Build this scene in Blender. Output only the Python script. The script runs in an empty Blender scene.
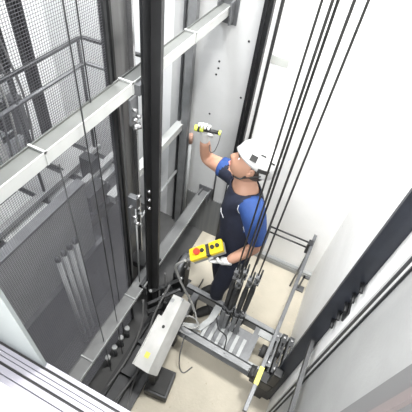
import bpy, bmesh, math, random
from mathutils import Vector, Matrix, Euler
random.seed(7)
sc = bpy.context.scene
C = sc.collection
PI = math.pi
V = Vector

# ------------------------------------------------------------------ camera, world, lights, exposure
H = 3.05
cam_d = bpy.data.cameras.new('camera')
cam = bpy.data.objects.new('camera', cam_d); C.objects.link(cam)
cam_d.sensor_width = 36; cam_d.lens = 371.18 / 412 * 36; cam_d.clip_start = 0.02
a_, b_, c_ = 0.734194286, 0.157544959, -5.95789118
Rm = Matrix.Rotation(c_, 4, 'Z') @ Matrix.Rotation(a_, 4, 'X') @ Matrix.Rotation(b_, 4, 'Z')
cam.matrix_world = Matrix.Translation((0, 0, H)) @ Rm
sc.camera = cam

w = bpy.data.worlds.new('world'); sc.world = w; w.use_nodes = True
w.node_tree.nodes['Background'].inputs[0].default_value = (0.93, 0.96, 1.0, 1)
w.node_tree.nodes['Background'].inputs[1].default_value = 0.65

def area(name, loc, target, size, power, col=(1, 1, 1), sy=None):
    d = bpy.data.lights.new(name, 'AREA'); d.energy = power; d.color = col; d.size = size
    if sy: d.shape = 'RECTANGLE'; d.size_y = sy
    o = bpy.data.objects.new(name, d); C.objects.link(o)
    o.location = loc
    o.rotation_euler = (V(target) - V(loc)).to_track_quat('-Z', 'Y').to_euler()
    return o
area('shaft_work_light', (0.0, 1.35, 4.95), (0.15, 1.5, 0.8), 0.4, 120, (1, 0.99, 0.96))
area('right_wall_fill', (-0.5, -0.5, 3.2), (0.4, 1.7, 0.7), 0.5, 32, (1, 1, 1))  # fill added behind the camera to brighten the right wall
area('neighbour_shaft_light', (-1.5, 1.3, 4.8), (-1.7, 1.9, 2.2), 0.6, 72, (0.97, 0.98, 1))
area('landing_light', (-0.2, -0.7, 4.3), (-0.2, 0.1, 1.4), 0.8, 14, (1, 0.99, 0.97))
sc.view_settings.view_transform = 'Standard'
sc.view_settings.look = 'None'
sc.view_settings.gamma = 1
sc.view_settings.use_curve_mapping = False
sc.view_settings.exposure = 0.92

# ------------------------------------------------------------------ materials
def mat(name, col, rough=0.6, metal=0.0, var=0.06, scale=6.0, bump=0.0, bscale=40, spots=None, stretch=None, spec=None):
    m = bpy.data.materials.new(name); m.use_nodes = True
    nt = m.node_tree; N = nt.nodes; L = nt.links
    b = N['Principled BSDF']
    b.inputs['Roughness'].default_value = rough; b.inputs['Metallic'].default_value = metal
    if spec is not None: b.inputs['Specular IOR Level'].default_value = spec
    tc = N.new('ShaderNodeTexCoord'); mp = N.new('ShaderNodeMapping')
    L.new(tc.outputs['Object'], mp.inputs[0])
    if stretch: mp.inputs['Scale'].default_value = stretch
    nz = N.new('ShaderNodeTexNoise'); nz.inputs['Scale'].default_value = scale; nz.inputs['Detail'].default_value = 6
    L.new(mp.outputs[0], nz.inputs[0])
    cr = N.new('ShaderNodeValToRGB')
    cr.color_ramp.elements[0].position = 0.3; cr.color_ramp.elements[1].position = 0.7
    cr.color_ramp.elements[0].color = tuple(max(0, c * (1 - var)) for c in col) + (1,)
    cr.color_ramp.elements[1].color = tuple(min(1, c * (1 + var)) for c in col) + (1,)
    L.new(nz.outputs[0], cr.inputs[0])
    out = cr.outputs[0]
    for sp in (spots or []):          # (colour, scale, threshold)
        n2 = N.new('ShaderNodeTexNoise'); n2.inputs['Scale'].default_value = sp[1]; n2.inputs['Detail'].default_value = 3
        L.new(mp.outputs[0], n2.inputs[0])
        r2 = N.new('ShaderNodeValToRGB'); r2.color_ramp.elements[0].position = sp[2]; r2.color_ramp.elements[1].position = sp[2] + 0.05
        r2.color_ramp.elements[0].color = (0, 0, 0, 1); r2.color_ramp.elements[1].color = (1, 1, 1, 1)
        L.new(n2.outputs[0], r2.inputs[0])
        mx = N.new('ShaderNodeMix'); mx.data_type = 'RGBA'
        L.new(r2.outputs[0], mx.inputs[0]); L.new(out, mx.inputs[6]); mx.inputs[7].default_value = tuple(sp[0]) + (1,)
        out = mx.outputs[2]
    L.new(out, b.inputs['Base Color'])
    if bump:
        n3 = N.new('ShaderNodeTexNoise'); n3.inputs['Scale'].default_value = bscale; n3.inputs['Detail'].default_value = 4
        L.new(mp.outputs[0], n3.inputs[0])
        bp = N.new('ShaderNodeBump'); bp.inputs['Strength'].default_value = bump; bp.inputs['Distance'].default_value = 0.01
        L.new(n3.outputs[0], bp.inputs['Height']); L.new(bp.outputs[0], b.inputs['Normal'])
    return m
M = {}
M['concrete'] = mat('grey_concrete', (0.43, 0.435, 0.435), 0.85, var=0.07, scale=2.5, bump=0.2, bscale=25, spots=[((0.33, 0.33, 0.33), 55, 0.76)])
M['white_wall'] = mat('white_wall', (0.80, 0.80, 0.79), 0.8, var=0.03, scale=2, bump=0.2, bscale=20, spots=[((0.60, 0.60, 0.59), 6, 0.70)], stretch=(1, 1, 2.5))
M['adj_wall'] = mat('neighbour_wall', (0.70, 0.71, 0.72), 0.85, var=0.05, scale=2)
M['grey_sheet'] = mat('grey_sheet', (0.27, 0.273, 0.27), 0.6, var=0.08, scale=5, bump=0.1, bscale=60)
M['pit'] = mat('pit_screed', (0.45, 0.415, 0.34), 0.85, var=0.1, scale=3.5, bump=0.2, bscale=50, spots=[((0.30, 0.26, 0.20), 26, 0.69), ((0.5, 0.45, 0.36), 5, 0.62)])
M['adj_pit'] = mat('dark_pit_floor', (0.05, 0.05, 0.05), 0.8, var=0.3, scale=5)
M['landing'] = mat('landing_stone', (0.86, 0.85, 0.83), 0.7, var=0.03, scale=30, spots=[((0.7, 0.69, 0.67), 40, 0.68)])
M['alu'] = mat('aluminium', (0.27, 0.262, 0.295), 0.45, 0.15, var=0.04, scale=4, stretch=(1, 40, 1))
M['galv'] = mat('galvanised', (0.30, 0.31, 0.31), 0.5, 0.2, var=0.12, scale=14)
M['beam_white'] = mat('beam_paint', (0.44, 0.45, 0.44), 0.5, 0.05, var=0.04, scale=5)
M['beam_web'] = mat('beam_web_shaded', (0.115, 0.12, 0.115), 0.6, 0.1, var=0.14, scale=6, stretch=(1, 1, 4))  # darker than the front flange: shade on the web put into the colour
M['black'] = mat('black_steel', (0.010, 0.0105, 0.0115), 0.42, 0.2, var=0.3, scale=9)
M['rail_grey'] = mat('rail_steel', (0.15, 0.15, 0.15), 0.35, 0.6, var=0.2, scale=3, stretch=(8, 8, .6))
M['navy_steel'] = mat('blue_black_steel', (0.022, 0.025, 0.033), 0.4, 0.3, var=0.25, scale=8)
M['dark'] = mat('dark_steel', (0.035, 0.036, 0.038), 0.5, 0.4, var=0.3, scale=12)
M['mid'] = mat('mid_steel', (0.13, 0.134, 0.14), 0.45, 0.4, var=0.2, scale=12)
M['shiny'] = mat('shiny_steel', (0.45, 0.45, 0.46), 0.22, 0.8, var=0.05)
M['rope'] = mat('rope_wire', (0.05, 0.05, 0.047), 0.5, 0.5, var=0.25, scale=60)
M['wire'] = mat('mesh_wire', (0.09, 0.09, 0.10), 0.5, 0.4, var=0.1)
M['boxmetal'] = mat('dusty_box', (0.46, 0.46, 0.445), 0.6, 0.1, var=0.12, scale=9, spots=[((0.62, 0.66, 0.25), 9, 0.74)])
M['yellow'] = mat('yellow_plastic', (0.62, 0.46, 0.015), 0.4, var=0.04)
M['label'] = mat('yellow_label', (0.52, 0.50, 0.10), 0.5, var=0.05)
M['neon'] = mat('neon_yellow', (0.55, 0.62, 0.09), 0.4, var=0.03)
M['red'] = mat('red_button', (0.55, 0.05, 0.03), 0.4, var=0.05)
M['rubber'] = mat('black_rubber', (0.02, 0.02, 0.02), 0.7, var=0.2)
M['cable'] = mat('grey_cable', (0.27, 0.27, 0.26), 0.6, var=0.08)
M['dcable'] = mat('dark_cable', (0.09, 0.09, 0.09), 0.6, var=0.1)
M['skin'] = mat('skin', (0.40, 0.225, 0.155), 0.55, var=0.05)
M['lips'] = mat('lips', (0.50, 0.20, 0.17), 0.5, var=0.03)
M['hair'] = mat('dark_hair', (0.035, 0.025, 0.02), 0.7, var=0.3, scale=80)
M['navy'] = mat('navy_cloth', (0.008, 0.011, 0.026), 0.85, var=0.2, scale=20, bump=0.2, bscale=30)
M['blue'] = mat('blue_cloth', (0.014, 0.048, 0.18), 0.8, var=0.12, scale=20, bump=0.2, bscale=30)
M['piping'] = mat('white_piping', (0.8, 0.82, 0.85), 0.7, var=0.02)
M['trouser'] = mat('trouser_cloth', (0.006, 0.008, 0.020), 0.9, var=0.25, scale=20, bump=0.2, bscale=30)
M['glove'] = mat('white_glove', (0.48, 0.48, 0.47), 0.8, var=0.05, scale=30)
M['helmet'] = mat('helmet_shell', (0.46, 0.46, 0.455), 0.3, var=0.01)
M['blade'] = mat('blade_sheen', (0.035, 0.035, 0.036), 0.35, 0.4, var=0.2)  # lighter than the flange: the reflection along the blade is in the colour
M['frame'] = mat('frame_steel', (0.19, 0.195, 0.20), 0.5, 0.25, var=0.2, scale=9)
M['beam_grey'] = mat('lower_beam_steel', (0.125, 0.128, 0.128), 0.5, 0.2, var=0.12, scale=7)
M['edge'] = mat('bright_edge', (0.6, 0.6, 0.6), 0.4, 0.2, var=0.03)
M['jamb'] = mat('dark_jamb', (0.075, 0.075, 0.075), 0.6, var=0.05)
M['pinkish'] = mat('pale_pink_strip', (0.10, 0.085, 0.083), 0.5, var=0.04)
M['pipe'] = mat('pale_pipe', (0.34, 0.35, 0.35), 0.5, var=0.08)
M['low_shade'] = mat('painted_beam_shade', (0.13, 0.135, 0.135), 0.8, var=0.12, scale=3, stretch=(12, 1, .5))  # shade below the beam as a dark colour, no coating
M['tape'] = mat('grey_patch', (0.36, 0.37, 0.35), 0.8, var=0.08)
M['teal'] = mat('teal_cloth', (0.12, 0.36, 0.42), 0.8, var=0.15)
M['copper'] = mat('rusty_copper', (0.42, 0.26, 0.2), 0.5, 0.3, var=0.1)
M['panel'] = mat('pale_panel', (0.26, 0.285, 0.285), 0.45, 0.1, var=0.02)
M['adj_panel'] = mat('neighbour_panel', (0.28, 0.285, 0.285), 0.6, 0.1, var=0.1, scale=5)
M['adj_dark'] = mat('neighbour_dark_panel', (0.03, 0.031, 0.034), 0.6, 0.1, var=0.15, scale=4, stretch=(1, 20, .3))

# ------------------------------------------------------------------ mesh builder
class MB:
    def __init__(s): s.bm = bmesh.new(); s.mi = 0
    def _new(s, before):
        for f in s.bm.faces:
            if f not in before: f.material_index = s.mi
    def box(s, x0, x1, y0, y1, z0, z1, T=None, bev=0):
        vs = [s.bm.verts.new(V((x, y, z))) for x in (x0, x1) for y in (y0, y1) for z in (z0, z1)]
        if T is not None:
            for v in vs: v.co = T @ v.co
        fs = [s.bm.faces.new([vs[i] for i in f]) for f in ((0, 1, 3, 2), (4, 6, 7, 5), (0, 4, 5, 1), (2, 3, 7, 6), (0, 2, 6, 4), (1, 5, 7, 3))]
        for f in fs: f.material_index = s.mi
        if bev:
            es = list({e for f in fs for e in f.edges})
            r = bmesh.ops.bevel(s.bm, geom=es, offset=bev, segments=2, affect='EDGES', profile=0.6)
            for f in r['faces']: f.material_index = s.mi
        return s
    def beam(s, p, q, w, h, up=(0, 0, 1), bev=0):     # box along a segment
        p, q = V(p), V(q); d = (q - p); L = d.length; d.normalize()
        u = V(up); u = (u - d * u.dot(d)).normalized(); r = d.cross(u)
        T = Matrix((r, d, u)).transposed().to_4x4(); T.translation = p
        return s.box(-w / 2, w / 2, 0, L, -h / 2, h / 2, T, bev)
    def ring(s, c, u, v, r, n):
        return [s.bm.verts.new(c + (u * math.cos(2 * PI * i / n) + v * math.sin(2 * PI * i / n)) * r) for i in range(n)]
    def tube(s, pts, r, n=8, cap=True):
        pts = [V(p) for p in pts]; rs = r if isinstance(r, (list, tuple)) else [r] * len(pts)
        prev = None; u = None
        for i, p in enumerate(pts):
            d = (pts[min(i + 1, len(pts) - 1)] - pts[max(i - 1, 0)])
            if d.length < 1e-9: d = V((0, 0, 1))
            d.normalize()
            if u is None: u = d.orthogonal().normalized()
            u = (u - d * u.dot(d)); u = u.normalized() if u.length > 1e-6 else d.orthogonal().normalized()
            v = d.cross(u)
            rg = s.ring(p, u, v, rs[i], n)
            if prev:
                for k in range(n):
                    f = s.bm.faces.new((prev[k], prev[(k + 1) % n], rg[(k + 1) % n], rg[k])); f.material_index = s.mi; f.smooth = n > 5
            elif cap:
                f = s.bm.faces.new(rg[::-1]); f.material_index = s.mi
            prev = rg
        if cap: f = s.bm.faces.new(prev); f.material_index = s.mi
        return s
    def cyl(s, p, q, r, n=12, r2=None): return s.tube([p, q], [r, r if r2 is None else r2], n)
    def prism(s, poly, z0, z1, T=None):     # poly in xy, extruded in z
        T = T or Matrix()
        a = [s.bm.verts.new(T @ V((x, y, z0))) for x, y in poly]; b = [s.bm.verts.new(T @ V((x, y, z1))) for x, y in poly]
        n = len(poly)
        fs = [s.bm.faces.new(a[::-1]), s.bm.faces.new(b)] + [s.bm.faces.new((a[i], a[(i + 1) % n], b[(i + 1) % n], b[i])) for i in range(n)]
        for f in fs: f.material_index = s.mi
        return s
    def ball(s, c, r, sc3=(1, 1, 1), n=12, R=None):
        T = Matrix.Translation(c) @ (R.to_4x4() if R is not None else Matrix()) @ Matrix.Diagonal((r * sc3[0], r * sc3[1], r * sc3[2], 1))
        res = bmesh.ops.create_uvsphere(s.bm, u_segments=n, v_segments=max(6, n * 2 // 3), radius=1, matrix=T)
        for f in {f for v in res['verts'] for f in v.link_faces}: f.material_index = s.mi; f.smooth = True
        return s
    def build(s, name, mats, parent=None):
        bmesh.ops.recalc_face_normals(s.bm, faces=s.bm.faces)
        me = bpy.data.meshes.new(name); s.bm.to_mesh(me); s.bm.free()
        for m in (mats if isinstance(mats, (list, tuple)) else [mats]): me.materials.append(m)
        o = bpy.data.objects.new(name, me); C.objects.link(o)
        if parent: o.parent = parent; o.matrix_parent_inverse = Matrix.Translation(-parent.location) if not parent.parent else Matrix()
        return o
def tag(o, label, cat, group=None):
    o['label'] = label; o['category'] = cat
    if group: o['group'] = group
    return o
def thing(name, loc, label, cat, group=None):
    o = bpy.data.objects.new(name, None); C.objects.link(o); o.location = loc; o.empty_display_size = 0.05
    return tag(o, label, cat, group)
def struct(o): o['kind'] = 'structure'; return o
def centre(o):      # origin to the mesh's base, for single-mesh things
    me = o.data; n = len(me.vertices)
    c = sum((v.co for v in me.vertices), V()) / n; c.z = min(v.co.z for v in me.vertices)
    me.transform(Matrix.Translation(-c)); o.location = o.location + c
    return o
def lerp(a, b, t_): return a + (b - a) * t_
def copy_tree(o, parent=None):
    c = o.copy(); C.objects.link(c)
    if parent: c.parent = parent
    for ch in list(o.children): copy_tree(ch, c)
    return c
def smooth_path(pts, n=6):
    pts = [V(p) for p in pts]; out = []
    for i in range(len(pts) - 1):
        p0 = pts[max(i - 1, 0)]; p1 = pts[i]; p2 = pts[i + 1]; p3 = pts[min(i + 2, len(pts) - 1)]
        for k in range(n):
            t = k / n
            out.append(0.5 * ((2 * p1) + (-p0 + p2) * t + (2 * p0 - 5 * p1 + 4 * p2 - p3) * t * t + (-p0 + 3 * p1 - 3 * p2 + p3) * t ** 3))
    return out + [pts[-1]]

XD = -0.8      # divider plane
XR = 0.40      # right wall
YB = 2.2875    # back wall
XL = -2.35     # far wall of the neighbouring shaft
TOP = 5.0
# ------------------------------------------------------------------ the setting
struct(MB().box(-0.76, XR + .1, 0.1, YB + .1, -0.1, 0).build('floor', M['pit']))
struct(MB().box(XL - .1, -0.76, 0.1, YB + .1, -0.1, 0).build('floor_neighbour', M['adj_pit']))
wb = struct(MB().box(-1.2, -0.57, YB, YB + .1, 0, TOP).build('wall_back', M['concrete']))
wb2 = struct(MB().box(-0.57, XR + .1, YB, YB + .1, 0, TOP).build('wall_back_painted', M['white_wall']))
struct(MB().box(XL - .1, -1.2, YB, YB + .1, 0, TOP).build('wall_back_neighbour', M['adj_wall']))
struct(MB().box(XR, XR + .1, 0.928, YB, 0, TOP).build('wall_right', M['white_wall']))
struct(MB().box(XR, XR + .1, 0.1, 0.862, 0, TOP).build('wall_right_front', M['grey_sheet']))
struct(MB().box(XL - .1, XL, 0.1, YB, 0, TOP).build('wall_left', M['adj_wall']))
struct(MB().box(XL - .1, XR, 0.1, 0.2, 0, 1.36).build('wall_front', M['concrete']))
struct(MB().box(XL - .1, -0.95, 0.13, 0.23, 1.36, TOP).build('wall_front_left', M['concrete']))
struct(MB().box(-0.95, XR + .1, 0.13, 0.23, 3.6, TOP).build('wall_front_top', M['concrete']))
struct(MB().box(0.187, 0.9, 0.18, 0.25, 1.397, 3.6).build('wall_front_right', M['jamb']))
struct(MB().box(-2.4, 1.2, -1.6, 0.138, 1.3, 1.397).build('floor_landing', M['landing']))
# skirting duct at the foot of the back wall
d = MB(); d.box(-0.57, XR, YB - .035, YB, 0.0, 0.075); d.box(-0.57, XR, YB - .04, YB - .03, 0.045, 0.055)
struct(d.build('baseboard_back', M['pipe']))
struct(MB().box(-1.0, -0.57, YB - .012, YB, 0, 0.5).build('wall_back_shade', M['low_shade']))  # thin sheet carrying the lower beam's shade in its colour
# form-tie holes and repair patch on the back wall
for x, z in ((-0.84, 1.83), (-0.84, 1.78), (-0.85, 1.73), (-0.66, 2.02), (-0.64, 1.62), (-0.86, 1.40), (-0.6, 2.17)):
    MB().cyl((x, YB - .002, z), (x, YB + .01, z), 0.008, 10).build('tie_hole', M['dark'], wb)
MB().box(-0.49, -0.375, YB - .003, YB + .01, 1.93, 1.985).build('patch', M['tape'], wb2)
# vertical frame profile dividing white and grey right wall
p = MB(); p.box(XR - .008, XR + .05, 0.862, 0.928, 0, TOP)
prof = struct(p.build('trim_right', M['black']))
for y in (0.872, 0.918): MB().box(XR - .014, XR - .008, y - .002, y + .002, 0, TOP).build('steel_edge', M['edge'], prof)

# landing sill
t = thing('door_sill', (-0.3, 0.2, 1.36), 'grooved aluminium landing door sill in the bottom left corner', 'door sill')
s_ = MB(); x0, x1 = -1.3, 0.18
s_.box(x0, x1, 0.138, 0.279, 1.36, 1.385)
for y0, y1 in ((0.138, 0.160), (0.164, 0.189), (0.200, 0.216), (0.219, 0.232), (0.235, 0.251), (0.262, 0.279)): s_.box(x0, x1, y0, y1, 1.385, 1.40)
s_.build('sill_plate', M['alu'], t)
for y in (0.1945, 0.2565): MB().box(x0, x1, y - .0055, y + .0055, 1.384, 1.389).build('groove', M['rubber'], t)
# jambs
j = MB(); j.box(-1.0, -0.672, 0.262, 0.275, 1.40, 3.6)
tag(centre(j.build('door_panel', M['panel'])), 'pale grey landing door panel standing on the sill at left', 'door panel')
struct(MB().box(0.182, 0.187, 0.203, 0.216, 1.40, 3.6).build('trim_door', M['pinkish']))

# ------------------------------------------------------------------ divider beams (U channels along the shaft depth)
def divider_beam(z, label, y0=0.2, hw=0.068, h=0.054, m1='beam_white', m2='beam_web', clamps=(), XD=-0.8):
    t = thing('divider_beam', (XD, 1.2, z), label, 'steel beam', None)
    b = MB(); b.mi = 0
    b.box(XD - .004, XD, y0, YB, z - h, z)                      # bright front flange
    b.mi = 1
    b.box(XD - hw, XD - .004, y0, YB, z - .012, z - .008)       # web
    b.box(XD - hw, XD - hw + .004, y0, YB, z - h, z)
    b.build('channel', [M[m1], M[m2]], t)
    for y in clamps:
        c = MB(); c.box(XD - hw - .002, XD + .003, y - .004, y + .004, z - .006, z + .003); c.box(XD, XD + .003, y - .004, y + .004, z - h, z + .003)
        c.build('clamp_band', M[m1], t)
    e = MB(); e.box(XD - .1, XD + .04, YB - .008, YB, z - .12, z + .05)
    e.box(XD - .07, XD - .062, YB - .09, YB, z - .08, z + .02); e.box(XD + .01, XD + .02, YB - .08, YB - .008, z - .1, z + .03)
    e.build('wall_bracket', M['mid'], t)
    return t
divider_beam(2.21, 'upper white steel divider beam running along the top of the mesh', clamps=(0.66, 1.18, 1.78))
divider_beam(0.585, 'lower grey steel divider beam ending at the bracket beside the technician', hw=0.09, h=0.03, m1='galv', m2='beam_grey', clamps=(0.55, 1.04), XD=-0.765)
b = MB(); b.box(-1.10, -1.06, 1.3, YB, 1.19, 1.25)
b.box(-1.12, -1.10, 1.3, YB, 1.24, 1.25)
tag(centre(b.build('bracket_beam', M['beam_white'])), 'short pale bracket beam between grey rail post and back wall, middle height', 'steel beam')
b = MB(); b.tube([(-1.1, 1.5, .66), (-1.1, YB, .7)], 0.012, 8)
tag(centre(b.build('tie_rod', M['galv'])), 'thin pale tie rod seen right of the black rail post', 'rod')
b = MB(); b.tube([(-0.71, YB - .03, .52), (-0.715, YB - .03, .85)], 0.008, 8)
tag(centre(b.build('threaded_rod', M['dark'])), 'short dark upright rod on the bracket left of the technician', 'rod')

# ------------------------------------------------------------------ guide rails
def t_rail(name, x, y, wy, dx, m, m2, label, sx=1, z1=TOP):
    t = thing(name, (x, y, 0), label, 'guide rail')
    b = MB(); b.box(x, x + sx * .012, y - wy / 2, y + wy / 2, 0, z1)
    b.build('rail_flange', M[m], t)
    b = MB(); b.box(min(x + sx * .012, x + sx * dx), max(x + sx * .012, x + sx * dx), y - .010, y + .010, 0, z1)
    b.build('rail_blade', M[m2], t)
    return t
# left guide rail of this shaft: black post
t = thing('guide_rail', (-0.75, 1.2, 0), 'black upright guide rail in front of both divider beams at left', 'guide rail')
b = MB(); b.box(-0.775, -0.762, 1.205, 1.345, 0, TOP); b.build('rail_flange', M['black'], t)
b = MB(); b.box(-0.762, -0.715, 1.262, 1.284, 0, TOP); b.build('rail_blade', M['blade'], t)
b = MB(); b.box(-0.775, -0.755, 1.345, 1.352, 0, TOP); b.build('rail_edge', M['galv'], t)
for z in (1.40, 1.47, 1.54):
    for y in (1.225,):
        MB().cyl((-0.762, y, z), (-0.748, y, z), 0.010, 6).build('bolt', M['shiny'], t)
b = MB(); b.box(-0.80, -0.775, 1.14, 1.42, 0.50, 0.60); b.box(-0.80, -0.74, 1.14, 1.15, 0.50, 0.60); b.build('rail_bracket', M['dark'], t)
b = MB(); b.box(-0.80, -0.775, 1.19, 1.36, 2.15, 2.2); b.build('rail_bracket', M['mid'], t)

# neighbour's rail post, wide and grey
t = thing('rail_post', (-1.0, 1.35, 0), 'wide grey rail post with black edge behind the upper beam', 'rail post')
b = MB(); b.box(-1.0, -0.985, 1.295, 1.45, 0, TOP); b.build('post_web', M['rail_grey'], t)
b = MB(); b.box(-1.02, -0.965, 1.28, 1.295, 0, TOP); b.build('post_edge', M['black'], t)
b = MB(); b.box(-0.99, -0.955, 1.425, 1.44, 0, TOP); b.build('post_lip', M['shiny'], t)
b = MB(); b.box(-0.985, -0.862, 1.30, 1.42, 0.53, 0.59); b.build('post_bracket', M['dark'], t)

# right guide rail
t = thing('guide_rail', (0.36, 1.0, 0), 'thick blue-black guide rail standing against the white right wall', 'guide rail')
b = MB(); b.box(0.384, 0.398, 1.062, 1.15, 0, TOP); b.build('rail_flange', M['navy_steel'], t)
b = MB(); b.box(0.314, 0.384, 1.048, 1.072, 0, TOP); b.build('rail_blade', M['navy_steel'], t)
for z in (1.55, 2.6): 
    b = MB(); b.box(0.392, 0.40, 1.0, 1.16, z - .04, z + .04); b.build('rail_bracket', M['dark'], t)

for k in range(5):
    z = 1.42 + .085 * k
    MB().tube([(0.378, 1.05, z), (0.378, 1.0, z)], [.010, .008], 6).build('bolt', M['black'], t)
# back wall rail, thin rod beside it, column and pipe at left
b = MB(); b.box(-0.60, -0.545, YB - .05, YB, 0, TOP); b.box(-0.58, -0.568, YB - .085, YB - .05, 0, TOP)
tag(centre(b.build('wall_rail', M['black'])), 'narrow black upright rail on the back wall beside the helmet', 'rail')
b = MB(); b.tube([(-0.5, YB - .03, 0), (-0.5, YB - .03, TOP)], 0.011, 8)
tag(centre(b.build('wall_conduit', M['rubber'])), 'thin black conduit on the back wall right of the black rail', 'conduit')
b = MB(); b.box(-1.075, -1.02, YB - .05, YB, 0, TOP)
tag(centre(b.build('wall_channel', M['frame'])), 'grey upright channel on the back wall behind the upper beam', 'channel')
b = MB(); b.tube([(-1.11, YB - .02, 0), (-1.11, YB - .02, TOP)], 0.012, 8)
tag(centre(b.build('wall_conduit', M['mid'])), 'slim grey conduit left of the grey channel on the back wall', 'conduit')
b = MB(); b.tube([(-0.985, YB - .03, 0), (-0.985, YB - .03, 1.08)], 0.014, 8)
t = thing('drain_pipe', (-0.985, YB - .03, 0), 'thin grey pipe with copper cap on back wall above the lower beam', 'pipe')
b.build('pipe_run', M['galv'], t)
MB().tube([(-0.985, YB - .03, 1.08), (-0.985, YB - .03, 1.17)], 0.018, 10).build('copper_cap', M['copper'], t)

# ------------------------------------------------------------------ mesh screen
t = thing('mesh_screen', (-0.875, 0.7, 0), 'fine wire mesh screen filling the left side behind the divider beams', 'mesh screen')
m = MB(); y0, y1 = 0.30, 1.125; pitch = 0.0098; r = 0.00052
def wire(ax):
    pass
n = int((y1 - y0) / pitch)
for i in range(n + 1):
    y = y0 + i * pitch; m.box(-0.875 - r, -0.875 + r, y - r, y + r, 0.0, 3.4)
for i in range(int(3.4 / pitch)):
    z = 0.01 + i * pitch; m.box(-0.875 - r, -0.875 + r, y0, y1, z - r, z + r)
m.build('wire_mesh', M['wire'], t)
f = MB()
for y in (y0, y1): f.box(-0.885, -0.865, y - .008, y + .008, 0, 3.4)
f.box(-0.885, -0.865, y0, y1, 3.39, 3.41); f.build('screen_frame', M['dark'], t)
for i, (y, lab) in enumerate(((0.69, 'thin grey upright wire ending at the underside of the upper beam'), (0.84, 'thin grey upright wire crossing the upper beam near its clamp band'), (0.98, 'thin grey upright wire closest to the grey rail post'))):
    b = MB(); x = -0.785 if i < 2 else -0.862
    b.tube([(x, y, 0), (x, y, 4.0 if i else 2.14)], 0.0030, 6)
    tag(centre(b.build('guide_wire', M['dark'])), lab, 'wire')

# ------------------------------------------------------------------ neighbouring shaft
PX = -1.2
b = MB(); b.box(PX - .03, PX, 0.22, 1.2, 0.78, 1.40); 
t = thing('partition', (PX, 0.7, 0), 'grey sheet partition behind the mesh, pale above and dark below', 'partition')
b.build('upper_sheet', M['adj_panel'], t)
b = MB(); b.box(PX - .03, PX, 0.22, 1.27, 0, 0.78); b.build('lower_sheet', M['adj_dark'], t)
b = MB(); b.box(PX - .0, PX + .03, 0.22, 1.27, 0.765, 0.78); b.box(PX - .05, PX + .01, 0.22, 1.2, 1.39, 1.41); b.build('sheet_rim', M['mid'], t)
for i, y in enumerate((0.79, 0.84, 0.89, 0.94)):
    t = thing('vertical_pipe', (-1.1, y, 0), ['leftmost of four grey upright pipes behind the mesh', 'second from left of four grey upright pipes behind the mesh', 'third from left of four grey upright pipes behind the mesh', 'rightmost of four grey upright pipes behind the mesh'][i], 'pipe', 'upright pipes behind the mesh')
    MB().tube([(-1.1, y, 0), (-1.1, y, 1.17)], 0.0165, 10).build('pipe_run', M['pipe'], t)
    MB().tube([(-1.1, y, 1.17), (-1.1, y, 1.185), (-1.1, y, 1.205)], [0.019, 0.019, 0.011], 10).build('end_cap', M['dark'], t)
# far guide rail
b = MB(); b.box(-2.02, -2.0, 1.68, 1.77, 0, TOP); b.box(-2.0, -1.94, 1.715, 1.73, 0, TOP)
tag(centre(b.build('guide_rail', M['black'])), 'black guide rail at the far side of the neighbouring shaft, top left', 'guide rail')
# neighbour car: roof railing and dark machinery
t = thing('car_roof', (-1.55, 1.2, 0.0), 'neighbouring lift car roof with grey slatted plates and railing seen through mesh', 'lift car roof')
b = MB(); b.box(-2.25, -1.3, 0.35, 1.95, 0.78, 0.86); b.build('roof_frame', M['dark'], t)
for y in (0.40, 0.86, 1.30, 1.62):
    MB().box(-2.15, -1.45, y, y + (0.40 if y < 1.2 else .26), 0.86, 0.885).build('roof_plate', M['beam_white'] if y < 1.3 else M['adj_panel'], t)
for x in (-1.52, -1.7):
    MB().beam((x, 0.36, 0.95), (x, 1.95, 0.95), 0.05, 0.04).build('roof_channel', M['adj_panel'], t)
for z in (1.88, 1.70):
    MB().tube([(-1.7, 0.6, z), (-1.7, 1.9, z), (-1.68, 1.93, z), (-1.12, 1.96, z)], 0.014, 8).build('rail_bar', M['dark'] if z > 1.8 else M['mid'], t)
for x, y in ((-1.7, 0.7), (-1.7, 1.9), (-1.14, 1.95), (-1.7, 1.3)):
    MB().tube([(x, y, 0.86), (x, y, 1.88)], 0.012, 8).build('rail_post', M['dark'], t)
b = MB()
b.box(-2.2, -2.05, 0.5, 1.0, 0.9, 1.35); b.box(-1.62, -1.5, 1.62, 1.7, .885, 1.1); b.cyl((-1.36, 1.3, .95), (-1.36, 1.6, .95), 0.03, 10); b.box(-1.42, -1.32, 1.35, 1.55, .885, 1.05); b.box(-1.4, -1.3, 0.8, 1.1, .885, 0.98)
b.build('door_operator', M['dark'], t)
b = MB(); b.ball((-1.33, 1.80, 1.22), 0.05, (1, .8, .8), 10); b.ball((-1.30, 1.86, 1.20), 0.045, (1, .8, .9), 10); b.box(-1.36, -1.28, 1.78, 1.88, .86, 1.2); b.build('rag', M['teal'], t)
# wall-mounted gear in the upper left corner
specs = [('controller_cabinet', -2.34, 1.20, 1.55, 1.9, 2.9, .14, 'grey electrical cabinet', 'mid'), ('cable_tray', -2.34, 0.85, 1.05, 0.9, 3.2, .08, 'dark ladder cable tray', 'dark'), ('junction_box', -2.34, 1.58, 1.68, 1.6, 1.85, .08, 'small pale junction box', 'beam_white')]
for nme, x, ya, yb, za, zb, dx, lab, mm in specs:
    t = thing(nme, (x, (ya + yb) / 2, za), lab + ' on the far wall seen through the mesh', nme.replace('_', ' '))
    MB().box(XL, XL + dx, ya, yb, za, zb, bev=.01).build('housing', M[mm], t)
    MB().box(XL + dx, XL + dx + .006, ya + .03, yb - .03, za + .05, zb - .05).build('cover', M['dark'] if mm != 'dark' else M['mid'], t)
t = thing('rope_bundle', (-2.05, 1.1, 0.86), 'bundle of dark hoist ropes in the neighbouring shaft, upper left', 'ropes')
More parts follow.
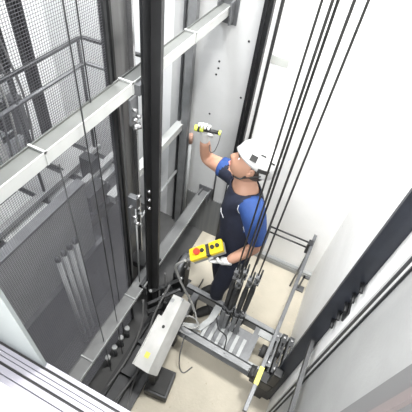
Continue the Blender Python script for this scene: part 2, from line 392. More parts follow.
for i in range(5):
    x = -1.95 - .05 * i; y = 0.98 + .055 * i
    MB().tube([(x, y, 0.90), (x, y, TOP)], 0.010, 6).build('rope', M['dark'] if i % 2 else M['mid'], t)
MB().box(-2.19, -1.93, 0.94, 1.24, .86, .90).build('hitch_plate', M['dark'], t)
b = MB(); b.box(-1.62, -1.56, 1.0, 1.06, 2.1, 2.36, bev=.01); b.box(-1.6, -1.585, 1.01, 1.05, 1.30, 2.1)
tag(centre(b.build('tube_lamp', M['helmet'])), 'small white tube lamp between dark ropes behind the mesh', 'lamp')
t = thing('equipment_rack', (-2.15, 1.5, 0.9), 'dark rack of lift equipment and cables in the top left corner behind mesh', 'equipment rack')
b = MB()
for y in (1.22, 1.66): b.box(-2.2, -2.17, y, y + .03, 0, 3.2)
for z in (1.1, 1.6, 2.1, 2.6): b.box(-2.2, -2.17, 1.22, 1.69, z, z + .03)
b.build('rack_frame', M['dark'], t)
for k, (y, z, dy, dz, mm) in enumerate(((1.27, 1.2, .12, .25, 'mid'), (1.43, 1.25, .08, .2, 'dark'), (1.55, 1.15, .1, .3, 'mid'), (1.28, 1.68, .16, .3, 'dark'), (1.48, 1.7, .06, .22, 'beam_white'), (1.58, 1.66, .07, .3, 'black'), (1.3, 2.2, .1, .3, 'mid'), (1.45, 2.2, .18, .25, 'dark'))):
    MB().box(-2.17, -2.08, y, y + dy, z, z + dz, bev=.008).build('module', M[mm], t)
for k in range(6):
    y = 1.25 + .075 * k
    MB().tube(smooth_path([(-2.06, y, 3.2), (-2.05, y + .03, 2.6), (-2.07, y - .03, 2.0), (-2.05, y + .02, 1.5), (-2.07, y, 1.0)], 4), .009, 6).build('cable', M['dcable' if k % 3 else 'cable'], t)
# hardware between the rails
t = thing('limit_switch', (-0.83, 1.2, 1.45), 'small steel limit switch with roller arm between the two left rails', 'switch')
MB().box(-0.86, -0.80, 1.165, 1.20, 1.42, 1.50, bev=.004).build('switch_body', M['mid'], t)
MB().cyl((-0.80, 1.18, 1.52), (-0.785, 1.18, 1.52), .014, 12).build('roller', M['shiny'], t)
MB().beam((-0.805, 1.18, 1.46), (-0.805, 1.18, 1.52), .008, .008, up=(0, 1, 0)).build('arm', M['galv'], t)
for k, (y, z, rr) in enumerate(((1.19, 1.40, .010), (1.15, 1.36, .008), (1.21, 1.33, .009), (1.17, 1.28, .010), (1.20, 1.24, .008))):
    MB().cyl((-0.83, y, z), (-0.795, y, z + .01), rr, 8).build('terminal_bolt', M['shiny' if k % 2 else 'galv'], t)
MB().tube([(-0.82, 1.18, 0.58), (-0.82, 1.18, 1.44)], .006, 8).build('pull_rod', M['galv'], t)
MB().box(-0.84, -0.825, 1.14, 1.23, 1.20, 1.44).build('mount_plate', M['mid'], t)
t = thing('governor_linkage', (-0.67, 1.32, 0.02), 'tangle of dark steel links and plates at the foot of the black guide rail', 'linkage')
for k, (p_, q_, w_) in enumerate((((-.75, 1.22, .42), (-.60, 1.44, .40), .03), ((-.74, 1.16, .33), (-.57, 1.38, .36), .022), ((-.72, 1.12, .28), (-.60, 1.30, .26), .035), ((-.69, 1.30, .02), (-.69, 1.30, .42), .03), ((-.62, 1.22, .02), (-.62, 1.22, .36), .03))):
    MB().beam(p_, q_, w_, .014, up=(0, 0, 1) if k < 3 else (0, 1, 0)).build('link', M['dark' if k % 2 else 'black'], t)
for p_ in ((-.75, 1.22, .42), (-.60, 1.44, .40), (-.66, 1.27, .355)): MB().cyl(p_, (p_[0], p_[1], p_[2] + .02), .012, 8).build('pin', M['galv'], t)
t = thing('rail_clamp', (-0.80, 1.18, 2.1), 'small shiny rail clamp under the upper beam beside the black guide rail', 'clamp')
MB().box(-0.80, -0.79, 1.14, 1.20, 2.02, 2.15).build('clamp_plate', M['mid'], t)
for y, z in ((1.155, 2.05), (1.185, 2.05), (1.155, 2.10)): MB().cyl((-0.79, y, z), (-0.77, y, z), .009, 6).build('bolt', M['shiny'], t)
MB().cyl((-0.795, 1.16, 2.0), (-0.775, 1.19, 2.0), .016, 12).build('pulley', M['shiny'], t)
for i, (y, lab) in enumerate(((1.395, 'pale thin cable running down just right of the grey rail post'), (1.17, 'dark thin cable running down between the two left rails'))):
    tag(centre(MB().tube(smooth_path([(-0.87, y + .02, 2.15), (-0.86, y, 1.7), (-0.88, y + .02, 1.3), (-0.86, y - .01, .9), (-0.87, y, .6)]), .006, 6).build('cable', M['cable' if i == 0 else 'dcable'])), lab, 'cable')
# grey wall slot
MB().box(-2.15, -2.04, YB - .004, YB + .01, 2.1, 2.9).build('slot', M['tape'], wb)

# pit objects at left
b = MB()
for i in range(4):
    t = thing('anchor_bolt', (-0.82, 0.72 + .085 * i, 0), ['nearest', 'second nearest', 'third nearest', 'farthest'][i] + ' of four stubby anchor bolts in the dark below the lower beam', 'anchor bolt', 'anchor bolts in the dark pit')
    y = 0.72 + .085 * i
    MB().cyl((-0.82, y, 0), (-0.82, y, 0.14), 0.014, 10).build('bolt_shank', M['mid'], t)
    MB().cyl((-0.82, y, 0.14), (-0.82, y, 0.17), 0.021, 6).build('bolt_nut', M['galv'], t)
b.bm.free()
t = thing('dark_floor_slab', (-0.64, 0.9, 0), 'flat black slab for the dark pit floor area left of the white box', 'floor slab')  # rimmed slab added to darken this part of the floor
MB().box(-0.762, -0.50, 0.25, 1.42, 0, 0.008).build('slab_bottom', M['black'], t)
b = MB(); b.box(-0.508, -0.50, 0.25, 1.75, .008, .03); b.box(-0.745, -0.50, 1.412, 1.42, .008, .03); b.build('slab_rim', M['dark'], t)
t = thing('rail_base_channel', (-0.68, 0.9, 0), 'dark steel base channel lying in the pit left of the white box', 'steel channel')
b = MB(); b.box(-0.72, -0.60, 0.3, 1.45, 0.008, 0.02); b.box(-0.72, -0.71, 0.3, 1.45, 0.02, 0.08); b.box(-0.61, -0.60, 0.3, 1.45, 0.02, 0.08); b.build('channel_body', M['dark'], t)
for y in (0.45, .7, .95, 1.3): MB().box(-0.71, -0.61, y, y + .03, 0.02, 0.07).build('cross_rib', M['dark'], t)
t = thing('overspeed_tensioner', (-0.66, 1.55, 0), 'dark rope tensioner wheel with weight standing below the black rail post', 'tensioner')
b = MB(); b.cyl((-0.66, 1.55, 0.42), (-0.62, 1.55, 0.42), 0.11, 24); b.build('wheel', M['mid'], t)
b = MB(); b.box(-0.70, -0.60, 1.50, 1.60, 0.08, 0.34, bev=.006); b.build('weight', M['black'], t)
b = MB(); b.box(-0.685, -0.68, 1.5, 1.6, 0.06, 0.50); b.box(-0.60, -0.595, 1.5, 1.6, 0.06, 0.50); b.build('fork', M['dark'], t)
MB().cyl((-0.69, 1.55, 0.42), (-0.585, 1.55, 0.42), 0.015, 10).build('axle', M['shiny'], t)
b = MB(); b.box(-0.74, -0.58, 1.45, 1.65, 0.08, 0.085); b.build('foot_plate', M['dark'], t)
for i, (pa, lab) in enumerate((
    ([(-0.58, 1.2, .7), (-0.62, 1.05, .45), (-0.60, .85, .2), (-0.56, .6, .02), (-0.5, .45, .01)], 'dark cable drooping along the left side of the white box'),
    ([(-0.70, 1.35, .55), (-0.66, 1.3, .3), (-0.6, 1.1, .12), (-0.58, .8, .1), (-0.62, .5, .09)], 'dark cable lying over the base channel in the pit'),
    ([(-0.74, 1.1, .5), (-0.70, 1.0, .3), (-0.7, .8, .12), (-0.72, .55, .1)], 'dark cable hanging from the black rail bracket'))):
    tag(centre(MB().tube(smooth_path(pa), 0.008, 6).build('cable', M['dcable'])), lab, 'cable')

# ------------------------------------------------------------------ bottom frame of the car sling
FT = Matrix.Translation((-0.05, 1.24, 0)) @ Matrix.Rotation(-0.055, 4, 'Z')
def FP(x, y, z): return FT @ V((x, y, z))
t = thing('sling_frame', (-0.05, 1.24, 0), 'low grey steel frame of two long channels on the pit floor', 'steel frame')
def fbox(name, x0, x1, y0, y1, z0, z1, m, bev=0):
    return MB().box(x0, x1, y0, y1, z0, z1, FT, bev).build(name, M[m], t)
def channel(name, x0, x1, y, z0, z1, m, sgn):
    b = MB(); b.box(x0, x1, y, y + .008, z0, z1, FT)
    ya, yb = (y, y + .045 * sgn) if sgn > 0 else (y + .045 * sgn, y + .008)
    b.box(x0, x1, ya, yb, z1 - .008, z1, FT); b.box(x0, x1, ya, yb, z0, z0 + .008, FT)
    return b.build(name, M[m], t)
channel('long_channel', -0.50, 0.42, 0.16, 0.26, 0.35, 'frame', 1)
channel('long_channel', -0.44, 0.42, -0.14, 0.26, 0.35, 'frame', -1)
fbox('top_flat', -0.42, 0.38, -0.150, -0.10, 0.30, 0.31, 'galv')
for x in (-0.40, 0.16, 0.33): fbox('cross_member', x - .025, x + .025, -0.155, 0.16, 0.27, 0.335, 'mid')
for x, y in ((-0.42, -.16), (-0.42, .15), (0.36, -.16), (0.36, .15)): fbox('foot', x - .03, x + .03, y - .03, y + .03, 0, 0.26, 'dark')
# gusset plate, pale
b = MB(); b.prism([(-0.22, 0.15), (-0.16, 0.15), (-0.17, 0.02), (-0.22, -0.10), (-0.36, -0.14), (-0.36, -0.11), (-0.25, -0.06), (-0.22, 0.02)], 0.34, 0.352, FT); b.build('gusset_plate', M['galv'], t)
b = MB(); b.box(-0.22, 0.14, -0.145, 0.10, 0.30, 0.312, FT); b.build('hitch_plate', M['mid'], t)
for i in range(6): fbox('rib', -0.21 + i * .06, -0.185 + i * .06, -0.14, 0.02, 0.312, 0.335, 'galv')
b = MB(); b.box(0.17, 0.33, 0.10, 0.155, 0.335, 0.345, FT); b.build('flange_plate', M['galv'], t)
# uprights at right end: slotted plates, rollers
for k, (x, y0, y1, z) in enumerate(((0.255, 1.09, 1.36, .46), (0.30, 1.05, 1.35, .50), (0.345, 1.12, 1.32, .56))):
    b = MB(); T = Matrix.Translation((x, 0, z))
    b.box(-.018, -.006, y0, y1, -.006, .006, T); b.box(.006, .018, y0, y1, -.006, .006, T)
    for ya in (y0, y1 - .07): b.box(-.018, .018, ya, ya + .07, -.006, .0065, T)
    b.box(-.018, -.012, y0, y1, -.09, -.006, T)
    b.build('slotted_plate', M['mid' if k == 0 else 'dark'], t)
    for ya in (y0 + .03, y1 - .03): MB().cyl((x, ya, z), (x, ya, z + .014), 0.008, 8).build('bolt', M['shiny'], t)
    MB().box(x - .01, x + .01, y0 + .02, y0 + .04, .335, z - .006).build('plate_stand', M['dark'], t)
    MB().box(x - .01, x + .01, y1 - .04, y1 - .02, .335, z - .006).build('plate_stand', M['dark'], t)
for k, (x, y) in enumerate(((0.29, -0.10), (0.34, -0.05))):
    MB().cyl(FP(x, y, .335), FP(x, y, .60), 0.012, 10).build('spacer_rod', M['dark'], t)
for x, y, z in ((0.24, -0.20, .42), (0.25, -0.02, .40)):
    b = MB(); b.cyl(FP(x - .02, y, z), FP(x + .02, y, z), 0.045, 18); b.build('roller', M['rubber'], t)
    MB().cyl(FP(x - .03, y, z), FP(x + .03, y, z), 0.012, 8).build('axle', M['shiny'], t)
b = MB(); b.box(0.24, 0.40, -.24, -.16, 0.335, 0.46, FT, .012); b.build('safety_gear', M['black'], t)
b = MB(); b.box(0.35, 0.41, -.24, -.18, 0.46, 0.66, FT, .012); b.build('guide_shoe', M['black'], t)

# diagonal strut from rail to right wall in front of trim
b = MB(); b.beam((0.36, 0.55, 1.10), (0.36, 1.03, 1.17), 0.02, 0.035); b.box(0.37, 0.40, 0.55, 0.60, 1.08, 1.12)
tag(centre(b.build('wall_strut', M['dark'])), 'short grey strut crossing the black wall trim at bottom right', 'strut')

# railing at right
t = thing('pit_railing', (0.25, 1.9, 0), 'grey steel railing along the right side with two bars on the back wall', 'railing')
MB().beam((0.262, 2.27, 0.60), (0.203, 0.72, 0.60), 0.026, 0.03, bev=.003).build('top_rail', M['mid'], t)
for z, y in ((0.60, 2.17), (0.53, 2.17)):
    MB().tube([(-0.12, y, z), (0.25, y, z)], 0.0075, 8).build('cross_bar', M['dark'], t)
MB().box(0.225, 0.262, 2.13, 2.19, 0.50, 0.62).build('corner_bracket', M['dark'], t)
for x, y in ((0.252, 2.10), (-0.115, 2.17)): MB().tube([(x, y, 0), (x, y, .6)], 0.008, 8).build('post', M['mid'], t)
MB().beam((0.197, 1.0, 0.60), (0.197, 1.0, 0.335), 0.02, 0.02, up=(0, 1, 0)).build('post', M['mid'], t)
MB().beam((0.2139, 1.01, 0.601), (0.2095, 0.89, 0.601), 0.030, 0.032).build('yellow_label', M['label'], t)
b = MB(); b.box(0.30, 0.38, 2.08, 2.14, 0, 0.02); b.box(0.32, 0.335, 2.1, 2.12, 0.02, 0.22); b.box(0.32, 0.375, 2.1, 2.12, 0.20, 0.22)
tag(centre(b.build('angle_bracket', M['mid'])), 'small grey angle bracket on the pit floor in the back corner', 'bracket')

# ------------------------------------------------------------------ ropes and rope hitches
ropes = [(-0.168, 1.30, .98), (-0.135, 1.285, .92), (-0.123, 1.325, .98), (-0.074, 1.29, .98), (-0.036, 1.30, 1.02)]
order = ['leftmost', 'second from left', 'middle', 'second from right', 'rightmost']
for i, (x, y, z) in enumerate(ropes):
    b = MB(); b.tube([(x, y, z), (x, y, TOP)], 0.0048 if i in (0, 4) else 0.0055, 8)
    tag(centre(b.build('hoist_rope', M['rope'])), order[i] + ' of the five dark hoist ropes hanging past the technician', 'rope', 'hoist ropes down the shaft')
    t = thing('rope_socket', (x, y, 0.31), order[i] + ' of the five steel rope sockets standing on the frame', 'rope socket', 'rope sockets on the frame')
    MB().tube([(x, y, z), (x, y, z - .10), (x, y, z - .36)], [.012, .019, .017], 10).build('wedge', M['dark'], t)
    MB().tube([(x + .004, y - .012, z - .02), (x + .018, y - .02, z + .10), (x + .016, y - .018, z + .2)], 0.006, 6).build('rope_tail', M['rope'], t)
    for dz in (0.03, 0.09): MB().box(x - .012, x + .024, y - .028, y + .01, z + dz, z + dz + .016).build('clamp', M['mid'], t)
    MB().tube([(x, y, .312), (x, y, z - .16)], 0.009, 8).build('threaded_rod', M['dark'], t)
    pts = [(x + .021 * math.cos(k * .8), y + .021 * math.sin(k * .8), .43 + k * .003) for k in range(48)]
    MB().tube(pts, 0.005, 5).build('spring', M['dark'], t)
    MB().cyl((x, y, .592), (x, y, .612), .024, 10).build('washer', M['mid'], t)
    MB().cyl((x, y, .612), (x, y, .64), .016, 6).build('nut', M['shiny'], t)
    MB().box(x - .0145, x + .0145, y - .030, y + .024, .312, .56).build('socket_block', M['frame'], t)
tag(centre(MB().tube(smooth_path([(-0.20, 1.25, .45), (-0.15, 1.16, .5), (-0.08, 1.15, .46), (-0.06, 1.1, .34), (-0.05, 1.08, .352)]), 0.005, 6).build('cable', M['rubber'])), 'thin black cable looped around the rope sockets', 'cable')

# ------------------------------------------------------------------ control box leaning in the pit
A = V((-0.495, 1.19, 0.62)); Bp = V((-0.505, 0.69, 0.43))
d = (Bp - A).normalized(); r = V((1, 0, 0)); up = r.cross(d); up = -up if up.z < 0 else up
T = Matrix((r, d, up)).transposed().to_4x4(); T = T @ Matrix.Rotation(-0.42, 4, 'Y'); T.translation = A
t = thing('control_box', (-0.475, 0.93, 0.2), 'dusty white sheet metal box with round hole leaning beside the frame', 'metal box')
L = (Bp - A).length
b = MB(); b.prism([(-.052, 0), (.040, 0), (.062, L), (-.062, L)], -.12, 0, T); b.build('housing', M['boxmetal'], t)
b = MB(); b.box(-.085, -.052, .17, L, -.022, -.014, T); b.box(-.089, -.085, .17, L, -.022, .0, T); b.build('side_flap', M['boxmetal'], t)
MB().cyl(T @ V((0.0, .23, -.01)), T @ V((0.0, .23, .001)), .012, 16).build('hole', M['rubber'], t)
MB().box(-.03, .01, .42, .46, 0, .0008, T).build('yellow_stain_label', M['label'], t)
b = MB(); b.box(-.05, -.02, .03, .055, -.0, .004, T); b.box(.03, .05, .0, .02, -.0, .008, T); b.build('latch', M['galv'], t)
b = MB(); b.box(-.36, -.36 + .0001, 0, .0001, 0, .0001); b.bm.free()
# block on the floor
t = thing('buffer_block', (-0.40, 0.75, 0), 'low black block on the pit floor under the white box', 'block')
BT = Matrix.Translation((-0.40, 0.77, 0)) @ Matrix.Rotation(0.1, 4, 'Z')
MB().box(-.09, .09, -.10, .10, 0, .10, BT, .006).build('block_body', M['dark'], t)
MB().box(-.075, .075, -.085, .085, .10, .112, BT, .004).build('top_pad', M['rubber'], t)
b = MB(); b.box(-0.47, -0.42, 0.72, 0.78, 0.112, 0.315); t2 = b.build('stand', M['dark'], t)

# cables, pale
tag(centre(MB().tube(smooth_path([(-0.50, 1.25, 1.01), (-0.56, 1.24, .92), (-0.56, 1.26, .8), (-0.50, 1.27, .62), (-0.44, 1.27, .50), (-0.38, 1.25, .38)]), 0.009, 8).build('cable', M['cable'])), 'grey cable curving down from the yellow control unit', 'cable')
loop = [(-0.36 + .065 * math.cos(k * .42), 1.14 + .05 * math.sin(k * .42), .40 + .004 * k) for k in range(16)]
tag(centre(MB().tube(smooth_path([(-0.40, 1.20, .62), (-0.36, 1.2, .5)] + loop, 3), 0.0055, 8).build('cable', M['cable'])), 'coiled grey cable looped beside the white box', 'cable')
tag(centre(MB().tube(smooth_path([(-0.37, 1.08, .34), (-0.35, 0.98, .2), (-0.33, .95, .03), (-0.28, .93, .006), (-0.24, 1.0, .006)]), 0.005, 8).build('cable', M['dcable'])), 'thin dark cable hanging down to the pit floor under the frame', 'cable')

# ------------------------------------------------------------------ the technician
def skin_mesh(name, verts, edges, radii, m, parent, root=0, sub=2, flat=None):
    me = bpy.data.meshes.new(name); me.from_pydata([V(v) for v in verts], edges, []); me.materials.append(m)
    o = bpy.data.objects.new(name, me); C.objects.link(o)
    sk = o.modifiers.new('skin', 'SKIN'); sk.use_smooth_shade = True
    sv = me.skin_vertices[0].data if me.skin_vertices else None
    if sv is None:
        bpy.context.view_layer.objects.active = o
        me.skin_vertices.new() if hasattr(me.skin_vertices, 'new') else None
        sv = me.skin_vertices[0].data
    for i, r_ in enumerate(radii):
        sv[i].radius = (r_, r_) if not isinstance(r_, tuple) else r_
        sv[i].use_root = (i == root)
    s2 = o.modifiers.new('sub', 'SUBSURF'); s2.levels = sub; s2.render_levels = sub
    # bake so that the mesh is a plain mesh
    dg = bpy.context.evaluated_depsgraph_get(); ev = o.evaluated_get(dg)
    nm = bpy.data.meshes.new_from_object(ev)
    for p_ in nm.polygons: p_.use_smooth = True
    o.modifiers.clear(); o.data = nm
    if not nm.materials: nm.materials.append(m)
    if parent: o.parent = parent; o.matrix_parent_inverse = Matrix.Translation(-parent.location)
    return o
P0 = V((-0.27, 1.58, 0))
man = thing('person', P0, 'technician in white helmet and navy and blue shirt raising a torch', 'person')
pel = V((-0.255, 1.56, 0.93)); belly = V((-0.265, 1.56, 1.10)); chest = V((-0.285, 1.565, 1.33)); neckb = V((-0.30, 1.565, 1.50)); neckt = V((-0.315, 1.555, 1.60))
Rs = V((-0.395, 1.68, 1.475)); Ls = V((-0.195, 1.44, 1.475))
Re = V((-0.635, 1.73, 1.47)); Rw = V((-0.645, 1.69, 1.64))
Le = V((-0.11, 1.44, 1.20)); Lw = V((-0.255, 1.345, 1.055))
Rh = V((-0.345, 1.63, 0.90)); Lh = V((-0.22, 1.485, 0.90)); Rk = V((-0.37, 1.66, 0.50)); Lk = V((-0.29, 1.46, 0.50)); Ra = V((-0.345, 1.735, 0.09)); La = V((-0.295, 1.525, 0.09))
torso = [pel, belly, chest, neckb, neckt, V((-0.32, 1.55, 1.66)), Rs, Re, Rw, Ls, Le, Lw, Rh, Rk, Ra, Lh, Lk, La]
E_ = [(0, 1), (1, 2), (2, 3), (3, 4), (4, 5), (3, 6), (6, 7), (7, 8), (3, 9), (9, 10), (10, 11), (0, 12), (12, 13), (13, 14), (0, 15), (15, 16), (16, 17)]
rad = [.125, .122, .142, .075, .052, .05, .066, .046, .033, .066, .046, .033, .085, .055, .038, .085, .055, .038]
body = skin_mesh('body', torso, E_, rad, M['skin'], man, sub=3)
# clothing: shells grown from the body's own surface
bones = {'spine': (pel, neckb), 'neck': (neckb, V((-0.32, 1.55, 1.66))), 'rarm': (Rs, Re), 'rfore': (Re, Rw), 'larm': (Ls, Le), 'lfore': (Le, Lw), 'rthigh': (Rh, Rk), 'rshin': (Rk, Ra), 'lthigh': (Lh, Lk), 'lshin': (Lk, La), 'hips': (Rh, Lh), 'rsh': (neckb, Rs), 'lsh': (neckb, Ls)}
brad = {'spine': .13, 'neck': .055, 'rarm': .06, 'rfore': .04, 'larm': .06, 'lfore': .04, 'rthigh': .09, 'rshin': .05, 'lthigh': .09, 'lshin': .05, 'hips': .10, 'rsh': .08, 'lsh': .08}
def bone_of(c):
    best = None
    for k, (a, b) in bones.items():
        d_ = b - a; t_ = max(0, min(1, (c - a).dot(d_) / d_.length_squared)); dd = (c - (a + d_ * t_)).length / brad[k]
        if best is None or dd < best[0]: best = (dd, k, t_)
    return best
cuts = [(V((0, 0, .90)), V((0, 0, 1))), (V((0, 0, 1.0)), V((0, 0, 1))), (V((-.3, 1.565, 1.54)), V((-.15, .0, 1))), (lerp(Rs, Re, .5), Re - Rs), (lerp(Ls, Le, .78), Le - Ls)]
def shell(name, keep, off, mats):
    bm = bmesh.new(); bm.from_mesh(body.data)
    for pc, pn in cuts: bmesh.ops.bisect_plane(bm, geom=bm.verts[:] + bm.edges[:] + bm.faces[:], plane_co=pc, plane_no=pn.normalized())
    bm.normal_update()
    kill = [f for f in bm.faces if not keep(f.calc_center_median())]
    bmesh.ops.delete(bm, geom=kill, context='FACES')
    bm.normal_update()
    for v in bm.verts: v.co += v.normal * off
    me = bpy.data.meshes.new(name); bm.to_mesh(me); bm.free()
    for m_ in mats: me.materials.append(m_)
    for p_ in me.polygons: p_.use_smooth = True; p_.material_index = 0
    o = bpy.data.objects.new(name, me); C.objects.link(o); o.parent = man; o.matrix_parent_inverse = Matrix.Translation(-man.location)
    so_ = o.modifiers.new('solid', 'SOLIDIFY'); so_.thickness = .006; so_.offset = -1
    return o
def keep_shirt(c):
    d_, k, t_ = bone_of(c)
    if k in ('spine', 'rsh', 'lsh'): return c.z > .90 and (c - V((-.3, 1.565, 1.54))).dot(V((-.15, .0, 1))) < 0
    if k == 'neck': return (c - V((-.3, 1.565, 1.54))).dot(V((-.15, .0, 1))) < 0
    if k == 'rarm': return t_ < .50
    if k == 'larm': return t_ < .78
    if k in ('hips', 'rthigh', 'lthigh'): return c.z > .90
    return False
def keep_trou(c): return c.z < 1.0 and bone_of(c)[1] not in ('larm', 'lfore')
shirt = shell('shirt', keep_shirt, .014, [M['navy'], M['blue']])
trou = shell('trousers', keep_trou, .009, [M['trouser']])
fwd = V((-.75, -.66, 0)).normalized(); lft = V((.66, -.75, 0)).normalized()
def bl(z): return .10 + max(0, 1.45 - z) * .22
for p_ in shirt.data.polygons:
    c = p_.center
    q = c - V((-0.28, 1.565, 0)); a = q.dot(lft); f_ = q.dot(fwd)
    if a > bl(c.z) or (a < -.2 and c.z > 1.45): p_.material_index = 1
def mkpart(mb, name, mats, parent=man):
    o = mb.build(name, mats); o.parent = parent
    wm = parent.location if parent is man else man.location
    o.matrix_parent_inverse = Matrix.Translation(-man.location) if parent is man else Matrix()
    return o
# shoes
for an, yaw in ((Ra, 4.0), (La, 4.0)):
    dv = V((math.cos(yaw), math.sin(yaw), 0)); an0 = V((an.x, an.y, 0))
    skin_mesh('shoe', [an0 - dv * .07 + V((0, 0, .045)), an0 + V((0, 0, .05)), an0 + dv * .11 + V((0, 0, .042)), an0 + dv * .19 + V((0, 0, .038)), an0 + V((0, 0, .12))], [(0, 1), (1, 2), (2, 3), (1, 4)], [.045, .050, .045, .038, .052], M['rubber'], man, root=1)
# piping stripes and chest mark on the shirt
from mathutils.bvhtree import BVHTree
def on_shirt(p, dirn):
    bv = BVHTree.FromPolygons([v.co.copy() for v in shirt.data.vertices], [list(p_.vertices) for p_ in shirt.data.polygons])
    h = bv.ray_cast(p + dirn * .6, -dirn)
    return h[0] + dirn * .002 if h[0] else None
def decal(pts2, rad_, name, m):
    out = []
    for (a, z) in pts2:
        base = V((-0.28, 1.565, z)) + lft * a
        h = on_shirt(base, fwd)
        if h: out.append(h)
    if len(out) > 1: mkpart(MB().tube(out, rad_, 5), name, M[m])
decal([(bl(1.5 - .03 * k), 1.5 - .03 * k) for k in range(16)], .0025, 'piping', 'piping')
decal([(-.10, 1.46), (-.115, 1.38)], .003, 'piping', 'piping')
decal([(.00, 1.38), (.015, 1.36), (.03, 1.35), (.04, 1.33)], .0025, 'chest_emblem', 'piping')
# head
hd = V((-0.30, 1.545, 1.71))
yaw = math.atan2(-0.18, -1.0)       # looks mostly along -X
HR = Matrix.Rotation(yaw, 3, 'Z') @ Matrix.Rotation(-0.42, 3, 'Y') @ Matrix.Rotation(0.18, 3, 'X')     # local x = face direction, z up
b = MB()
bmesh.ops.create_uvsphere(b.bm, u_segments=32, v_segments=24, radius=1)
def g(p, c, s): return math.exp(-((p - V(c)).length / s) ** 2)
for v in b.bm.verts:
    p = v.co.copy()
    x, y, z = p
    q = V((x * .098, y * .075, z * .115))
    if z < 0: q.x += .012 * (-z) ; q.y *= 1 + .18 * z; q.x = q.x * (1 + .1 * z) if x < 0 else q.x
    if x > 0:
        q.x += .026 * g(p, (1, 0, -.18), .17)            # nose tip
        q.x += .012 * g(p, (1, 0, .02), .15)
        q.x -= .010 * (g(p, (.93, .33, .06), .16) + g(p, (.93, -.33, .06), .16))
        q.x += .006 * g(p, (1, 0, .28), .3)
        q.x += .009 * g(p, (.86, 0, -.48), .15)
        q.x += .014 * g(p, (.66, 0, -.76), .2)
        q.x -= .005 * g(p, (.78, 0, -.60), .09)
    v.co = hd + HR @ q
for f in b.bm.faces: f.smooth = True
head = mkpart(b, 'head', M['skin'])
for s in (-1, 1):
    mkpart(MB().ball(hd + HR @ V((.0825, s * .030, .008)), .0072, n=10), 'eye', M['piping'], head)
    mkpart(MB().ball(hd + HR @ V((.0865, s * .030, .008)), .0045, n=8), 'iris', M['hair'], head)
    mkpart(MB().tube([hd + HR @ V((.098, s * .014, .026)), hd + HR @ V((.098, s * .032, .031)), hd + HR @ V((.088, s * .050, .026))], [.003, .004, .002], 6), 'eyebrow', M['hair'], head)
    e = MB(); e.ball(hd + HR @ V((-.006, s * .078, -.005)), .032, (.62, .28, 1), 14, HR); e.ball(hd + HR @ V((.0, s * .086, -.003)), .016, (.6, .4, 1), 10, HR)
    mkpart(e, 'ear', M['skin'], head)
mkpart(MB().tube([hd + HR @ V((.098, -.024, -.058)), hd + HR @ V((.107, 0, -.056)), hd + HR @ V((.098, .024, -.058))], [.003, .0055, .003], 8), 'mouth', M['lips'], head)
# hair below the helmet
b = MB(); b.ball(hd + HR @ V((-.018, 0, .012)), .094, (.98, .86, 1.0), 20, HR)
bm = b.bm; bmesh.ops.delete(bm, geom=[v for v in bm.verts if (HR.inverted() @ (v.co - hd)).x > .02 or (HR.inverted() @ (v.co - hd)).z < -.052], context='VERTS')
mkpart(b, 'hair', M['hair'], head)
# helmet
hc = hd + HR @ V((-.012, 0, .060))
b = MB(); bmesh.ops.create_uvsphere(b.bm, u_segments=40, v_segments=28, radius=1)
bmesh.ops.delete(b.bm, geom=[v for v in b.bm.verts if v.co.z < -.27], context='VERTS')
for v in b.bm.verts:
    x, y, z = v.co
    k = 1 + .03 * math.cos(4 * math.atan2(y, x)) * (1 - z * z)
    q = V((x * .126, y * .106, z * .098))
    if z > .2: q.z += .007 * max(0, 1 - abs(y) * 3.2)       # crest
    if z < -.05 and x > .3: q.x += .012 * min(1, (-z - .05) * 5); q.z += .004
    if z < -.1 and x < -.2: q.z -= .028; q.x -= .002
    q.x *= k; v.co = hc + HR @ q
for f in b.bm.faces: f.smooth = True
hel = mkpart(b, 'helmet', M['helmet'], man)
so = hel.modifiers.new('solid', 'SOLIDIFY'); so.thickness = .005
hbv = BVHTree.FromPolygons([v.co.copy() for v in hel.data.vertices], [list(p_.vertices) for p_ in hel.data.polygons])
def on_helm(l, push=.002):
    dr = (HR @ V(l)).normalized(); h = hbv.ray_cast(hc + dr * .5, -dr)
    return h[0] + dr * push, dr
for s in (-1, 1):
    for l, sx, sz in (((.45, s * .8, .25), 1.0, 1.0), ((-.30, s * .95, -.02), 1.7, .7), ((.15, s * .75, .62), .8, .25), ((-.45, s * .7, .5), .8, .25)):
        c, dr = on_helm(l, .000)
        rot = dr.to_track_quat('Z', 'X').to_matrix()
        fx = (HR @ V((1, 0, -.15))); fx = (fx - dr * fx.dot(dr)).normalized(); fy = dr.cross(fx)
        R3 = Matrix((fx, fy, dr)).transposed()
        T4 = R3.to_4x4(); T4.translation = c
        mkpart(MB().box(-.019 * sx, .019 * sx, -.017 * sz, .017 * sz, -.006, .0035, T4, .0015), 'vent', M['rubber'], hel)
# chin strap
for s in (-1, 1):
    a1, _ = on_helm((.45, s * .9, -.25)); a2, _ = on_helm((-.35, s * .92, -.28))
    j_ = hd + HR @ V((.01, s * .074, -.055)); ch = hd + HR @ V((.040, 0, -.116))
    mkpart(MB().tube(smooth_path([a1, lerp(a1, j_, .5) + HR @ V((0, s * .004, 0)), j_, ch + HR @ V((0, s * .035, .018)), ch], 4), .0045, 6), 'chin_strap', M['rubber'], hel)
    mkpart(MB().tube([a2, j_], .0045, 6), 'chin_strap', M['rubber'], hel)

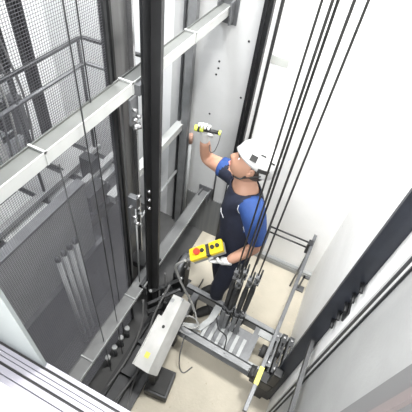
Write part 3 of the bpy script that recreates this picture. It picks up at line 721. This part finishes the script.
# hands in white gloves: palm plus five separate bent fingers curling round what they hold
def hand(wrist, palm_dir, side, curl_n, name):
    # palm_dir: wrist->knuckles ; side: across knuckles to index ; curl_n: direction fingers close towards
    pd, sd, cn = V(palm_dir).normalized(), V(side).normalized(), V(curl_n).normalized()
    W = V(wrist)
    vs = [W - pd * .035, W, W + pd * .045]; es = [(0, 1), (1, 2)]; rr = [.030, .028, .030]
    o1 = skin_mesh(name, vs, es, rr, M['glove'], man, root=1)
    kn = W + pd * .065
    pm = MB(); 
    R3 = Matrix((sd, pd, cn)).transposed()
    pm.ball(W + pd * .05, .05, (.88, 1.0, .40), 14, R3)
    mkpart(pm, 'palm', M['glove'])
    lens = [.85, 1.0, .95, .75]
    for k in range(4):
        s0 = kn + sd * (.030 - .020 * k) + pd * .012
        l = .040 * lens[k]
        p1 = s0 + pd * l * .8 + cn * .008; p2 = p1 + cn * l * .75 + pd * .004; p3 = p2 - pd * l * .55 + cn * .006
        skin_mesh('finger', [s0 - pd * .02, s0, p1, p2, p3], [(0, 1), (1, 2), (2, 3), (3, 4)], [.010, .0105, .0098, .009, .0078], M['glove'], man, root=1)
    th0 = W + pd * .02 + sd * .03
    th = [th0, th0 + sd * .022 + pd * .015 + cn * .012, th0 + sd * .016 + pd * .035 + cn * .034, th0 - sd * .004 + pd * .045 + cn * .045]
    skin_mesh('thumb', th, [(0, 1), (1, 2), (2, 3)], [.013, .012, .0105, .009], M['glove'], man, root=0)
fl_dir = V((.93, .2, .02)).normalized()
hand(Rw + V((.0, 0, .02)), (-.02, -.12, 1), (1, .1, .0), (.1, -.95, .1), 'glove')
hand(Lw, (-.75, -.25, -.15), (-.1, -.8, .5), (.15, .2, .9), 'glove')
# torch
fc = Rw + V((.005, -.03, .095))
t = thing('torch', fc, 'black and neon yellow torch gripped in the raised white glove', 'torch')
A0 = fc - fl_dir * .062; A1 = fc + fl_dir * .095
MB().tube([A0, A0 + fl_dir * .02], [.019, .019], 14).build('torch_head', M['neon'], t)
MB().tube([A0 + fl_dir * .02, A0 + fl_dir * .032], [.020, .020], 14).build('band', M['rubber'], t)
MB().tube([A0 + fl_dir * .032, A0 + fl_dir * .055], .017, 14).build('ring', M['neon'], t)
MB().tube([A0 + fl_dir * .055, A1 - fl_dir * .012], .012, 12).build('torch_body', M['rubber'], t)
MB().tube([A1 - fl_dir * .012, A1], .015, 12).build('tail_cap', M['neon'], t)
tag(centre(MB().tube(smooth_path([A1, A1 + V((.0, -.01, -.06)), A1 + V((-.02, -.01, -.14)), A1 + V((-.05, .0, -.16)), A1 + V((-.06, .01, -.12))]), .003, 6).build('lanyard', M['dcable'])), 'thin dark lanyard dangling from the end of the torch', 'lanyard')
# yellow inspection control
q = V((-.385, 1.32, 1.10))
ax = V((-.74, -.42, -.54)).normalized(); upv = V((-.35, -.35, .87)); upv = (upv - ax * upv.dot(ax)).normalized(); sd = upv.cross(ax)
TT = Matrix((ax, sd, upv)).transposed().to_4x4(); TT.translation = q
t = thing('control_pendant', q, 'yellow and grey hand control unit with red and black buttons in left glove', 'control unit')
MB().box(.0, .115, -.044, .044, 0, .04, TT, .012).build('upper_shell', M['yellow'], t)
MB().box(-.115, -.022, -.044, .044, 0, .036, TT, .012).build('upper_shell', M['yellow'], t)
MB().box(-.112, .112, -.040, .040, -.032, 0, TT, .006).build('lower_shell', M['cable'], t)
MB().cyl(TT @ V((.055, 0, .038)), TT @ V((.055, 0, .062)), .021, 16).build('stop_button', M['red'], t)['label'] = 'red stop button'
MB().box(-.026, .004, -.040, .040, .0, .030, TT, .003).build('button_bar', M['rubber'], t)
for x in (-.05, -.085, .02): MB().cyl(TT @ V((x, 0, .034)), TT @ V((x, 0, .050)), .013, 12).build('button', M['rubber'], t)
MB().cyl(TT @ V((.11, 0, -.01)), TT @ V((.15, 0, -.014)), .015, 10).build('cable_gland', M['cable'], t)
